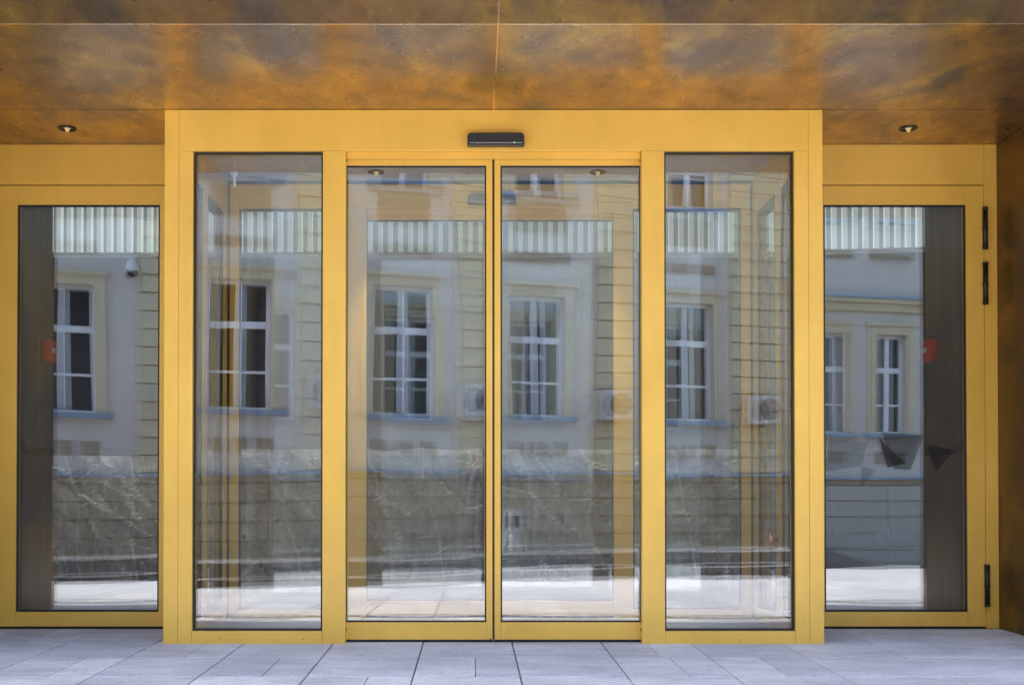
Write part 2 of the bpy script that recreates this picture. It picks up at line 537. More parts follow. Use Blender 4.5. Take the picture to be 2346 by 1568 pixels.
# lobby shell
ZF = 0.012
boxes('lobby_floor', (-15.9, 15.9, 1.76, 6.5, -0.3, ZF), 'lobby_floor', bld)
boxes('vestibule_floor', (-WX + 0.003, WX - 0.003, 0.63, 1.757, -0.3, ZF - 0.001), 'lobby_floor', bld)
boxes('back_wall', (-16, 16, 6.5, 6.8, ZF, 3.9), 'lobby_wall', bld)
SKY0, SKY1 = 3.50, 4.42  # unseen roof opening, added to bring daylight onto the stone counter
for (xa, xb, ya, yb) in ((-16, 16, 1.21, SKY0), (-16, 16, SKY1, 6.8), (-16, -5.6, SKY0, SKY1), (4.6, 16, SKY0, SKY1)):
    boxes('lobby_ceiling', (xa, xb, ya, yb, 3.73, 3.9), 'lobby_wall', bld)
for i in range(6):
    xa = -5.6 + i * 1.7
    boxes('added_rooflight_pane', (xa + 0.02, xa + 1.68, SKY0 - 0.03, SKY1 + 0.03, 3.905, 3.925), 'opal', bld)  # translucent panes added to spread the sun softly through the lobby
    boxes('added_rooflight_bar', (xa - 0.019, xa + 0.019, SKY0 - 0.03, SKY1 + 0.03, 3.9005, 3.95), 'grey_metal', bld)
boxes('end_wall', (-16.2, -15.95, 1.76, 6.5, ZF, 3.72), 'lobby_wall', bld)
boxes('end_wall', (15.95, 16.2, 1.76, 6.5, ZF, 3.72), 'lobby_wall', bld)
boxes('vestibule_ceiling', (-1.735, 1.735, 0.115, 1.195, 2.868, 2.90), 'ceiling_white', bld)
boxes('passage_ceiling', (-WX + 0.004, -1.81, 0.705, 1.75, 2.91, 2.95), 'ceiling_white', bld)
boxes('passage_ceiling', (1.81, WX - 0.004, 0.705, 1.75, 2.91, 2.95), 'ceiling_white', bld)

# ------------------------------------------------------------------ portals
ZG0, ZG1 = 0.068, 2.690     # clear glass of the side lights
DEP = 0.11
def portal(y, label, seed, outer):
    p = empty('door_portal', (0, y, 0))
    tag(p, label, 'door frame', 'sliding door portals')
    zb = -0.003 if outer else ZF + 0.001
    top = ZS - 0.001 if outer else 2.912
    b = 0.002
    for s in (-1, 1):
        def bx(name, xa, xb, y0, y1, z0, z1, bev=b):
            a, e = sorted((s * xa, s * xb))
            return boxes(name, (a, e, y0, y1, z0, z1), 'gold', p, bev)
        bx('corner_post', 1.7225, 1.80, 0, DEP, zb, top)
        bx('jamb', 1.645, 1.7215, 0.0012, DEP - 0.004, zb, ZG1 + 0.001)
        bx('mullion', 0.81, 0.934, 0.0012, DEP - 0.004, zb, ZG1 + 0.001)
        bx('sill', 0.935, 1.644, 0.0012, DEP - 0.004, zb, ZG0)
        a, e = sorted((s * 0.936, s * 1.643))
        pane(a, e, ZG0 + 0.002, ZG1 - 0.002, 0.042, p, seed + (s > 0), tilt=TILT.get((outer, s), (0, 0)))
        gasket(a - 0.001, e + 0.001, ZG0 + 0.001, ZG1 - 0.001, 0.024, 0.041, p)
    for s in (-1, 1):
        c = 0.0007
        pts = [(1.7215, zb + c), (1.7215 - c, zb), (1.645, ZG0 - c), (1.645 + c, ZG0)]
        vs = [(s * x, yv, z) for yv in (-0.0003, 0.0015) for x, z in pts]
        if outer: obj('mitre_joint', mesh('mitre_joint', vs, [(0, 1, 2, 3), (7, 6, 5, 4), (0, 4, 5, 1), (1, 5, 6, 2), (2, 6, 7, 3), (3, 7, 4, 0)], 'panel_brown'), p)
    boxes('header', (-1.7215, 1.7215, 0.0, DEP - 0.002, ZG1 + 0.002, top), 'gold', p, b)
    boxes('door_track', (-0.808, 0.808, 0.030, 0.045, ZG1 - 0.034, ZG1 + 0.001), 'gold', p)
    if not outer:  # dark strips painted in as the shadow lines along ceiling and corners
        boxes('painted_shadow_strip', (-1.72, 1.72, -0.006, -0.0008, 2.846, 2.8675), 'rubber', p)
        for s in (-1, 1):
            a, e = sorted((s * 1.702, s * 1.722))
            boxes('painted_shadow_strip', (a, e, -0.0061, -0.0009, ZF + 0.002, 2.8455), 'rubber', p)
    return p
TILT = {(True, -1): (0.0, 0.0), (True, 1): (0.0, 0.0)}
portal(0.0, 'golden metal portal with two tall glass side lights, standing outermost on the paving', 11, True)
portal(1.20, 'inner golden portal seen through the glass at the rear of the vestibule', 31, False)

def leaf(s, y, label, group, seed, outer):
    d = empty('sliding_door', (0, y, 0))
    tag(d, label, 'door', group)
    zb = 0.016 if outer else ZF + 0.014
    zt = ZG1 - 0.024
    a, e = 0.006, 0.86
    st = 0.033
    def bx(name, xa, xb, y0, y1, z0, z1):
        p, q = sorted((s * xa, s * xb))
        return boxes(name, (p, q, y0, y1, z0, z1), 'gold', d, 0.0015)
    bx('stile', a, a + st, 0, 0.046, zb, zt)
    bx('stile', e - 0.045, e, 0, 0.046, zb, zt)
    bx('rail', a + st + 0.0008, e - 0.0458, 0.0008, 0.045, zb, zb + 0.095)
    bx('rail', a + st + 0.0008, e - 0.0458, 0.0008, 0.045, zt - 0.040, zt)
    p, q = sorted((s * (a + st), s * (e - 0.045)))
    pane(p, q, zb + 0.096, zt - 0.041, 0.016, d, seed, tilt=(0.0005 * s, -0.0006), amp=0.00045, pillow=0.0010)
    gasket(p + 0.0005, q - 0.0005, zb + 0.0955, zt - 0.0405, 0.006, 0.015, d, 0.008)
    p, q = sorted((s * 0.0006, s * 0.0059))
    boxes('edge_seal', (p, q, 0.004, 0.042, zb + 0.002, zt - 0.002), 'rubber', d)
    p, q = sorted((s * 0.004, s * e))
    boxes('bottom_brush', (p, q, 0.010, 0.036, zb - 0.013, zb - 0.0005), 'rubber', d)
    boxes('end_cap', [(s * 0.812 - 0.006, s * 0.812 + 0.006, -0.004, 0.0, zz, zz + 0.012) for zz in (zb + 0.05, zt - 0.02)], 'rubber', d)
    return d
for s in (-1, 1):
    leaf(s, 0.052, 'golden framed sliding glass leaf in the outer portal beneath the black sensor', 'outer sliding leaves', 51 + s, True)
    leaf(s, 1.252, 'golden framed sliding glass leaf in the inner portal behind the vestibule', 'inner sliding leaves', 61 + s, False)

# ------------------------------------------------------------------ side doors with their frames
YD = 0.60
def side_door(s):
    fr = empty('door_frame', (s * 2.4, YD, 0))
    tag(fr, 'golden lintel and jamb around the ' + ('black hinged side door beside the bronze wall' if s > 0 else 'side door that shows no hinges'), 'door frame', 'side door frames')
    def bx(par, name, xa, xb, y0, y1, z0, z1, mat='gold', bev=0.0015):
        p, q = sorted((s * xa - s * 2.4, s * xb - s * 2.4))
        return boxes(name, (p, q, y0, y1, z0, z1), mat, par, bev)
    bx(fr, 'lintel', 1.802, WX - 0.079, 0.0, 0.08, 2.675, ZS - 0.001)
    bx(fr, 'jamb', WX - 0.077, WX - 0.001, 0.0012, 0.08, 0.014, ZS - 0.001)
    bx(fr, 'rebate', 1.81, WX - 0.08, 0.03, 0.07, 2.665, 2.674, 'rubber', 0)
    d = empty('side_door', (s * 2.4, YD, 0))
    tag(d, 'golden framed glass side door ' + ('with black hinges and dark triangles on the pane' if s > 0 else 'without visible hinges, stone counter showing through it'), 'door', 'swing doors')
    z0, z1 = 0.026, 2.669
    gx0, gx1, gz0, gz1 = 1.994, 2.850, 0.113, 2.555
    bx(d, 'stile', 1.815, gx0, 0.002, 0.062, z0, z1)
    bx(d, 'stile', gx1, 2.957, 0.002, 0.062, z0, z1)
    bx(d, 'rail', gx0 + 0.0006, gx1 - 0.0006, 0.0032, 0.061, z0, gz0)
    bx(d, 'rail', gx0 + 0.0006, gx1 - 0.0006, 0.0032, 0.061, gz1, z1)
    bx(d, 'bottom_seal', 1.82, 2.955, 0.012, 0.05, z0 - 0.012, z0 - 0.0005, 'rubber', 0)
    p, q = sorted((s * gx0 - s * 2.4, s * gx1 - s * 2.4))
    pane(p, q, gz0 + 0.001, gz1 - 0.001, 0.026, d, 71 + s, tilt=SIDE_TILT[s])
    gasket(p + 0.0005, q - 0.0005, gz0 + 0.0005, gz1 - 0.0005, 0.012, 0.025, d)
    # panic bar on the inner side
    zbar = 1.075
    bar = bx(d, 'push_bar', gx0 - 0.06, gx1 - 0.055, 0.115, 0.150, zbar - 0.024, zbar + 0.024, 'black_metal', 0.006)
    pts = []
    for i in range(9):
        t = i / 8 * math.pi / 2
        pts.append((s * (gx1 - 0.055 + 0.085 * math.sin(t)) - s * 2.4, 0.13 - 0.05 * i / 8, zbar + 0.10 - 0.10 * math.cos(t)))
    tube('bar_arm', pts, 0.018, 'black_metal', 10, d)
    if s > 0:
        film_shape(d, [(2126, 1016), (2191, 1030), (2146, 1080)], 'film_dark', 0.0)  # dark see-through shapes laid over the pane
        film_shape(d, [(2024, 989), (2120, 995), (2089, 1075), (2051, 1073)], 'film_mid', 0.0)
        film_shape(d, [(2016, 1000), (2078, 1060), (2036, 1070)], 'film_dark', 0.0007)
        film_shape(d, [(1902, 1003), (1990, 1012), (1977, 1066), (1892, 1079)], 'film_pale', 0.0)
        film_shape(d, [(1979, 1066), (2010, 1076), (1973, 1117)], 'film_pale', 0.0)
        for (za, zb) in ((2.29, 2.525), (1.96, 2.195), (0.155, 0.388)):
            hg = tube('hinge', [(2.9585 - 2.4, -0.014, za), (2.9585 - 2.4, -0.014, zb)], 0.0145, 'black_metal', 12, d)
            for f in (0.0, 0.5, 1.0):
                zc = za + (zb - za) * f
                tube('knuckle', [(2.9585 - 2.4, -0.014, zc - 0.008), (2.9585 - 2.4, -0.014, zc + 0.008)], 0.0165, 'black_metal', 12, hg)
SIDE_TILT = {-1: (0.0, 0.0), 1: (0.0, 0.0)}
def film(name, op):
    m = bpy.data.materials.new(name); m.use_nodes = True
    nt = m.node_tree; nt.nodes.clear()
    tr = N(nt, 'ShaderNodeBsdfTransparent')
    df = N(nt, 'ShaderNodeBsdfDiffuse'); df.inputs[0].default_value = (0.035, 0.03, 0.028, 1)
    mx = N(nt, 'ShaderNodeMixShader'); mx.inputs[0].default_value = op
    nt.links.new(tr.outputs[0], mx.inputs[1]); nt.links.new(df.outputs[0], mx.inputs[2])
    nt.links.new(mx.outputs[0], N(nt, 'ShaderNodeOutputMaterial').inputs[0])
    MAT[name] = m
film('film_dark', 0.66)
film('film_mid', 0.42)
film('film_pale', 0.16)
def film_shape(parent, pts, mat, lift):
    k = (6.1 + YD) / 2562.0
    q = [((x - 1080) * k - 0.119 - 2.4, 0.78 - (y - 1145) * k) for x, y in pts]
    n = len(q)
    vs = [(x, 0.0225 - lift, z) for x, z in q]
    return obj('film_patch', mesh('film_patch', vs, [tuple(range(n))], mat), parent)
for s in (-1, 1): side_door(s)

# ------------------------------------------------------------------ glazed side screens of the vestibule
def side_screen(s):
    t = empty('vestibule_screen', (s * 1.745, 0, 0))
    tag(t, 'glazed vestibule side wall with golden posts' + (' and a round copper knob' if s > 0 else ' below a white ceiling pull'), 'glass wall', 'vestibule side walls')
    for (ya, yb) in ((0.552, 0.648), (1.10, 1.19)):
        boxes('post', (-0.03, 0.03, ya, yb, ZF, 2.866), 'gold', t, 0.002)
    for (ya, yb) in ((0.115, 0.5505), (0.6495, 1.0985)):
        boxes('head_rail', (-0.028, 0.028, ya, yb, 2.64, 2.866), 'gold', t)
        boxes('foot_rail', (-0.028, 0.028, ya, yb, ZF, 0.09), 'gold', t)
        pane(ya + 0.001, yb - 0.001, 0.091, 2.639, -0.010, t, 90 + s + int(ya * 10), mat='glass_side', side=True)
        for xs in (-1, 1):
            x = xs * 0.016
            a, e = sorted((x, x + xs * 0.004))
            w = 0.048
            boxes('gasket', [(a, e, ya, yb, 2.639 - w, 2.6395), (a, e, ya, yb, 0.0905, 0.091 + w),
                             (a, e, ya + 0.0005, ya + w, 0.091 + w, 2.639 - w), (a, e, yb - w, yb - 0.0005, 0.091 + w, 2.639 - w)], 'rubber', t)
    if s > 0:
        k = obj('knob', lathe('knob', [(0.0, 0.0), (0.012, 0.0), (0.012, 0.03), (0.034, 0.04), (0.040, 0.052), (0.034, 0.066), (0.016, 0.074), (0, 0.075)], 'copper', 20), t, (-0.031, 0.60, 0.545), (0, R(-90), 0)); k.scale = (1.35, 1.35, 1.0)
for s in (-1, 1): side_screen(s)

# ------------------------------------------------------------------ sensors, downlights, pull, call boxes
def sensor(y, label):
    o = empty('motion_sensor', (0.012, y, 2.742))
    tag(o, label, 'sensor', 'door sensors')
    hw, hh = 0.155, 0.034
    prof = []
    for (sx, a0) in ((1, 0), (-1, 90)):
        for i in range(5):
            a = R(a0 + i * 22.5)
            prof.append((sx * (hw - 0.02) + 0.02 * math.cos(a), hh - 0.02 + 0.02 * math.sin(a)))
    prof += [(-hw, -hh), (hw, -hh)]
    vs = [(x, -0.045, z) for x, z in prof] + [(x, 0.0, z) for x, z in prof]
    n = len(prof)
    fs = [tuple(range(n))[::-1], tuple(range(n, 2 * n))] + [(i, (i + 1) % n, n + (i + 1) % n, n + i) for i in range(n)]
    hs = obj('housing', mesh('housing', vs, fs, 'black_plastic'), o)
    md = hs.modifiers.new('bevel', 'BEVEL'); md.width = 0.003; md.segments = 2; md.limit_method = 'ANGLE'; md.angle_limit = R(40)
    boxes('lens_strip', (-0.142, 0.145, -0.0475, -0.0452, -0.0235, -0.021), 'grey_metal', o)
    boxes('status_light', (0.0975, 0.102, -0.0485, -0.0476, -0.0245, -0.0195), 'led_green', o)
    boxes('screw_cap', (-0.105, -0.099, -0.0482, -0.0476, -0.028, -0.022), 'grey_metal', o)
sensor(-0.001, 'black motion sensor with green light on the outer golden header')
sensor(1.198, 'greyish motion sensor on the inner header, seen through the sliding glass')

def downlight(x, y, z, label, group, watt):
    o = empty('downlight', (x, y, z))
    tag(o, label, 'downlight', group)
    obj('trim_ring', lathe('trim_ring', [(0.0, -0.0004), (0.040, -0.0006), (0.044, -0.005), (0.050, -0.005), (0.052, 0.0)], 'black_metal', 28), o)
    obj('bulb', lathe('bulb', [(0.0, -0.022), (0.006, -0.021), (0.010, -0.016), (0.011, -0.008), (0.018, -0.001)], 'lamp_glow', 20), o)
    if watt:
        ld = bpy.data.lights.new('downlight_beam', 'SPOT')
        ld.energy = watt; ld.color = (1.0, 0.95, 0.88); ld.spot_size = R(44); ld.spot_blend = 1.0; ld.shadow_soft_size = 0.03
        lo = bpy.data.objects.new('downlight_beam', ld)
        lo.location = (0, 0, -0.045)
        put(lo, o)
for x in (-2.446, 2.392):
    downlight(x, 0.31, ZS - 0.0005, 'small lit downlight in the bronze soffit above the side door ' + ('with black hinges' if x > 0 else 'without visible hinges'), 'soffit downlights', 0)
for x in (-0.728, 0.683):
    downlight(x, 1.00, 2.8675, 'small lit downlight in the pale vestibule ceiling above the sliding doors', 'vestibule downlights', 24)

pc = empty('ceiling_pull', (-1.55, 0.62, 2.867))
tag(pc, 'white pull handle hanging on a thin cord under the vestibule ceiling', 'pull cord')
tube('cord', [(0, 0, 0), (0, 0, -0.10)], 0.002, 'white_plastic', 6, pc)
obj('cord_anchor', lathe('cord_anchor', [(0, -0.012), (0.010, -0.010), (0.012, 0.0)], 'white_plastic', 12), pc)
obj('pull_grip', lathe('pull_grip', [(0.0, -0.20), (0.008, -0.198), (0.009, -0.145), (0.022, -0.13), (0.024, -0.115), (0.014, -0.10), (0, -0.098)], 'white_plastic', 14), pc)

for s in (-1, 1):
    o = empty('fire_call_box', (s * (WX - 0.001), 1.54, 1.80))
    tag(o, 'small red call box on the dark passage wall behind the ' + ('hinged side door' if s > 0 else 'side door without visible hinges'), 'call box', 'red call boxes')
    a, e = sorted((-s * 0.0, -s * 0.055))
    boxes('case', (a, e, -0.07, 0.07, -0.075, 0.075), 'red_plastic', o, 0.012)
    a, e = sorted((-s * 0.0555, -s * 0.059))
    boxes('face_plate', (a, e, -0.028, 0.028, -0.012, 0.022), 'white_plastic', o)

# ------------------------------------------------------------------ lobby: stone counter, fin screen, paper lamp
ctr = empty('stone_counter', (-1.1, 4.6, ZF))
tag(ctr, 'long rough split stone counter standing in the lobby behind the inner doors', 'counter')
CX0, CX1, CH = -4.1, 4.0, 1.255
nx, nz = 250, 62
vs, fs = [], []
for j in range(nz + 1):
    for i in range(nx + 1):
        x = CX0 + (CX1 - CX0) * i / nx
        z = CH * j / nz
        d = noise.fractal(Vector((x * 0.9 + z * 0.5, z * 0.5, 0.3)) * 1.4, 0.9, 2.1, 4) * 0.06
        for (fx, fz, sh, amp, sd_) in ((2.3, 1.25, 0.62, 1.0, 0.0), (6.0, 3.6, 0.5, 0.36, 7.7)):
            q = Vector(((x + z * sh) * fx, z * fz, sd_))
            dist, pts_ = noise.voronoi(q)
            cpt = pts_[0]
            hsh = noise.cell_vector(cpt * 3.7 + Vector((0.13, 0.27, 0.41)))
            rel = q - cpt
            d += amp * (0.07 * hsh.x + 0.085 * (hsh.y - 0.35) * rel.x + 0.12 * (hsh.z - 0.3) * rel.y)
        d += noise.noise(Vector((x * 9, z * 7, 1))) * 0.008
        edge = min(1.0, (CH - z) / 0.06)
        vs.append((x, -d * edge, z + noise.noise(Vector((x * 3, 0, 9))) * 0.02 * (j == nz)))
for j in range(nz):
    for i in range(nx):
        a = j * (nx + 1) + i
        fs.append((a, a + 1, a + nx + 2, a + nx + 1))
obj('stone_face', mesh('stone_face', vs, fs, 'split_stone'), ctr)
boxes('counter_body', (CX0, CX1, 0.06, 0.62, 0, CH - 0.03), 'dark_granite', ctr)
boxes('counter_top', (CX0, CX1, 0.03, 0.70, CH - 0.029, CH + 0.005), 'dark_granite', ctr)

FY = 3.4
zlo = 0.78 + 559 * (6.1 + FY) / 2562
scr = empty('fin_screen', (0, FY, zlo))
tag(scr, 'white vertical fin screen with a pale rim hung above the stone counter', 'screen')
fin_me = box_mesh('fin', [(-0.019, 0.019, -0.06, 0.0, 0.02, 0.86)], 'fin_added_glow')
fin_line = [(-5.4, 0.0), (2.1, 0.0), (4.6, -0.34), (7.0, -0.66)]
def on_line(d):
    for (a, b2) in zip(fin_line, fin_line[1:]):
        L = math.hypot(b2[0] - a[0], b2[1] - a[1])
        if d <= L:
            f = d / L
            return a[0] + (b2[0] - a[0]) * f, a[1] + (b2[1] - a[1]) * f, math.atan2(b2[1] - a[1], b2[0] - a[0])
        d -= L
    return None
k = 0
while True:
    p = on_line(k * 0.085)
    if p is None: break
    obj('fin', fin_me, scr, (p[0], p[1], 0), (0, 0, p[2]))
    k += 1
for (a, b2) in zip(fin_line, fin_line[1:]):
    L = math.hypot(b2[0] - a[0], b2[1] - a[1]); an = math.atan2(b2[1] - a[1], b2[0] - a[0])
    o = boxes('backing_board', (0, L - 0.002, 0.004, 0.012, 0.02, 0.87), 'fin_backing_glow', scr, 0, (a[0], a[1], 0)); o.rotation_euler = (0, 0, an)
    o = boxes('bottom_rim', (0, L - 0.002, -0.075, 0.035, 0.0, 0.019), 'fin_white', scr, 0, (a[0], a[1], 0)); o.rotation_euler = (0, 0, an)

# ------------------------------------------------------------------ town house across the square (seen in the glass)
A = R(-15.6)
HZ = -0.42
th = empty('town_house', (-3.65, -10.9, HZ), A)
tag(th, 'cream rusticated town house with white casement windows reflected in the glass', 'building')
def W(z): return z - HZ
wins = [(-5.25, 0.84), (-2.92, 0.84), (0.0, 0.84), (2.55, 0.84), (4.85, 0.76), (7.55, 0.84)]
pav = [(10.65, 0.66), (11.95, 0.66), (13.9, 0.66)]
Z0, Z1 = 2.16, 4.14
UZ0, UZ1 = 5.75, 7.75
def wall_mesh(u0, u1, z0, z1, holes, yf, depth, mat):
    us = sorted({u0, u1} | {h[0] for h in holes} | {h[1] for h in holes})
    zs = sorted({z0, z1} | {h[2] for h in holes} | {h[3] for h in holes})
    bl = []
    for a, b2 in zip(us, us[1:]):
        run = None
        for c, d in zip(zs, zs[1:]):
            hole = any(h[0] <= a and b2 <= h[1] and h[2] <= c and d <= h[3] for h in holes)
            if hole:
                if run: bl.append((a, b2, yf - depth, yf, run[0], run[1])); run = None
            else:
                run = (run[0], d) if run else (c, d)
        if run: bl.append((a, b2, yf - depth, yf, run[0], run[1]))
    return box_mesh('wall', bl, mat)
holes = []
for (u, w) in wins:
    holes += [(u - w / 2, u + w / 2, W(Z0), W(Z1)), (u - w / 2, u + w / 2, W(UZ0), W(UZ1))]
obj('wall', wall_mesh(-22, 9.45, 0.0, W(8.3), holes, 0, 0.30, 'plaster_field'), th)
holes = []
for (u, w) in pav:
    holes += [(u - w / 2, u + w / 2, W(2.05), W(3.95)), (u - w / 2, u + w / 2, W(6.05), W(7.8))]
obj('pavilion_wall', wall_mesh(9.46, 22, 0.0, W(8.3), holes, 0.10, 0.40, 'plaster_field'), th)
boxes('rear_mass', (-22, 22, -6, -0.9, 0.0, W(8.3)), 'dark_void', th)
boxes('window_recess', (-22, 22, -0.89, -0.80, W(1.3), W(8.3)), 'dark_void', th)
rf = boxes('roof', (-22.3, 22.3, -6.2, 0.45, W(8.32), W(8.6)), 'plaster_cream', th)
win_cache = {}
def window(u, w, z0, z1, yf, tr=0.66, bar=0.46):
    key = (w, round(z1 - z0, 3))
    H = z1 - z0
    f = 0.055
    yb = -0.14
    if key not in win_cache:
        zt = H * tr
        fr = box_mesh('window', [(-w / 2 - 0.002, w / 2 + 0.002, yb - 0.06, yb, 0, f), (-w / 2 - 0.002, w / 2 + 0.002, yb - 0.06, yb, H - f, H),
                                 (-w / 2 - 0.002, -w / 2 + f, yb - 0.06, yb, f, H - f), (w / 2 - f, w / 2 + 0.002, yb - 0.06, yb, f, H - f),
                                 (-w / 2 + f, w / 2 - f, yb - 0.06, yb + 0.02, zt - 0.05, zt + 0.05)], 'window_paint')
        sash = box_mesh('sash', [(-0.052, 0.052, yb - 0.05, yb + 0.012, f, zt - 0.05), (-0.045, 0.045, yb - 0.05, yb + 0.010, zt + 0.05, H - f),
                                 (-w / 2 + f, -0.052, yb - 0.045, yb - 0.005, zt * bar - 0.02, zt * bar + 0.02),
                                 (0.052, w / 2 - f, yb - 0.045, yb - 0.005, zt * bar - 0.02, zt * bar + 0.02)], 'window_paint')
        panes = []
        for (a, e) in ((-w / 2 + f, -0.05), (0.05, w / 2 - f)):
            for (c, d) in ((f, zt * bar - 0.02), (zt * bar + 0.02, zt - 0.05), (zt + 0.05, H - f)):
                panes.append(box_mesh('pane', [(a, e, yb - 0.035, yb - 0.025, c, d)], 'window_glass'))
        win_cache[key] = (fr, sash, panes)
    fr, sash, panes = win_cache[key]
    o = obj('window', fr, th, (u, yf, W(z0)))
    obj('sash', sash, o)
    for p in panes:
        q = obj('pane', p, o, None, (R(rnd.uniform(-0.5, 0.5)), 0, R(rnd.uniform(-0.7, 0.7))))
    return o
arch_me = {}
def surround(u, w, z0, z1, yf, cream=True):
    H = z1 - z0
    key = (w, round(H, 3))
    if key not in arch_me:
        a = 0.15
        arch_me[key] = (box_mesh('architrave', [(-w / 2 - a, -w / 2 - 0.001, 0.001, 0.05, 0.0, H + a), (w / 2 + 0.001, w / 2 + a, 0.001, 0.05, 0.0, H + a),
                                                (-w / 2 - 0.0009, w / 2 + 0.0009, 0.001, 0.05, H + 0.001, H + a),
                                                (-w / 2 - a - 0.05, w / 2 + a + 0.05, 0.001, 0.085, H + a + 0.001, H + a + 0.07)], 'plaster_cream'),
                        box_mesh('window_sill', [(-w / 2 - a - 0.07, w / 2 + a + 0.07, -0.13, 0.13, -0.075, -0.001)], 'zinc'))
    obj('architrave', arch_me[key][0], th, (u, yf, W(z0)))
    obj('window_sill', arch_me[key][1], th, (u, yf, W(z0)))
sq_me = box_mesh('apron_panel', [(-0.115, 0.115, 0.001, 0.02, -0.11, 0.11)], 'panel_brown')
ap_me = box_mesh('apron_panel', [(-0.42, 0.42, 0.001, 0.03, -0.22, 0.22)], 'panel_brown')
fz_me = box_mesh('frieze_panel', [(-0.47, 0.47, 0.001, 0.03, -0.075, 0.075)], 'panel_brown')
for (u, w) in wins:
    window(u, w, Z0, Z1, 0); surround(u, w, Z0, Z1, 0)
    window(u, w, UZ0, UZ1, 0); surround(u, w, UZ0, UZ1, 0)
    for d in (-0.34, 0, 0.34): obj('apron_panel', sq_me, th, (u + d, 0, W(1.62)))
    obj('apron_panel', ap_me, th, (u, 0, W(5.36)))
    obj('frieze_panel', fz_me, th, (u, 0, W(4.74)))
for (u, w) in pav:
    window(u, w, 2.05, 3.95, 0.10); surround(u, w, 2.05, 3.95, 0.10)
    window(u, w, 6.05, 7.8, 0.10); surround(u, w, 6.05, 7.8, 0.10)
    for d in (-0.2, 0.2): obj('apron_panel', sq_me, th, (u + d, 0.10, W(1.58)))
    obj('frieze_panel', fz_me, th, (u, 0.10, W(5.4)))
# cornices of the pavilion and the long zinc capped ledge
boxes('cornice', [(9.40, 22.1, 0.101, 0.24, W(4.50), W(4.58)), (9.42, 22.08, 0.101, 0.18, W(4.36), W(4.499))], 'plaster_cream', th)
boxes('cornice_cap', (9.38, 22.1, 0.099, 0.27, W(4.581), W(4.61)), 'zinc', th)
boxes('ledge', [(-22, 9.44, 0.001, 0.10, W(1.06), W(1.16)), (9.46, 22, 0.101, 0.20, W(1.06), W(1.16))], 'plaster_tan', th)
boxes('ledge_cap', [(-22, 9.44, -0.002, 0.15, W(1.161), W(1.215)), (9.46, 22, 0.098, 0.25, W(1.161), W(1.215))], 'zinc', th)
# rusticated pilasters, course by course
course = 0.285
blk = {}
def course_block(par, u, z, w, hgt, dep, mat, y):
    key = (round(w, 3), round(hgt, 3), dep, mat)
    if key not in blk:
        gp, c = 0.0075, 0.010
        a, t = w / 2, hgt / 2 - gp
        vs = [(-a, 0, -t), (a, 0, -t), (a, 0, t), (-a, 0, t), (-a, dep - c, -t), (a, dep - c, -t), (a, dep - c, t), (-a, dep - c, t),
              (-a + c, dep, -t + c), (a - c, dep, -t + c), (a - c, dep, t - c), (-a + c, dep, t - c)]
        fs = [(0, 1, 2, 3), (8, 11, 10, 9)]
        for i in range(4):
            j = (i + 1) % 4
            fs += [(i, 4 + i, 4 + j, j), (4 + i, 8 + i, 8 + j, 4 + j)]
        blk[key] = mesh('course_block', vs, fs, mat)
    obj('course_block', blk[key], par, (u, y, z))
pilasters = [(-4.0, 0.78), (-1.5, 0.78), (1.22, 0.78), (3.72, 0.72), (6.15, 0.78), (8.85, 1.1)]
for (u, w) in pilasters:
    core = boxes('pilaster', (u - w / 2 + 0.02, u + w / 2 - 0.02, 0.001, 0.03, W(1.22), W(8.3)), 'plaster_tan', th)
    z = 1.225
    while z + course < 7.6:
        course_block(core, u, W(z + course / 2), w, course, 0.075, 'plaster_cream', 0.0)
        z += course
# rusticated plinth
plinth = boxes('plinth', [(-22, 9.44, 0.001, 0.05, 0.0, W(1.058))], 'panel_brown', th)
pplinth = boxes('pavilion_plinth', [(9.46, 22, 0.101, 0.15, 0.0, W(1.058))], 'panel_brown', th)
hgt = 0.292
for r_ in range(5):
    zc = W(1.05) - hgt * (r_ + 0.5)
    off = 0.6 if r_ % 2 else 0.0
    for i in range(14):
        course_block(plinth, -7.4 + off + i * 1.2, zc, 1.185, hgt, 0.055, 'plaster_tan', 0.035)
for r_ in range(5):
    zc = W(1.05) - hgt * (r_ + 0.5)
    for i in range(5):
        course_block(pplinth, 10.05 + i * 1.2, zc, 1.194, hgt, 0.055, 'plaster_grey', 0.135)
# fan shaped stones over the pavilion's cellar openings
for uc in (10.6, 12.0, 13.4):
    for q in range(-2, 3):
        a0, a1 = R(q * 24 - 11.3), R(q * 24 + 11.3)
        zb, r0, r1 = W(-0.20), 0.16, 0.58
        pts = [(uc + r0 * math.sin(a0), zb + r0 * math.cos(a0)), (uc + r0 * math.sin(a1), zb + r0 * math.cos(a1)),
               (uc + r1 * math.sin(a1), zb + r1 * math.cos(a1)), (uc + r1 * math.sin(a0), zb + r1 * math.cos(a0))]
        vs = [(x, 0.14, z) for x, z in pts] + [(x, 0.200, z) for x, z in pts]
        obj('arch_stone', mesh('arch_stone', vs, [(3, 2, 1, 0), (4, 5, 6, 7), (0, 1, 5, 4), (1, 2, 6, 5), (2, 3, 7, 6), (3, 0, 4, 7)], 'plaster_grey'), pplinth)

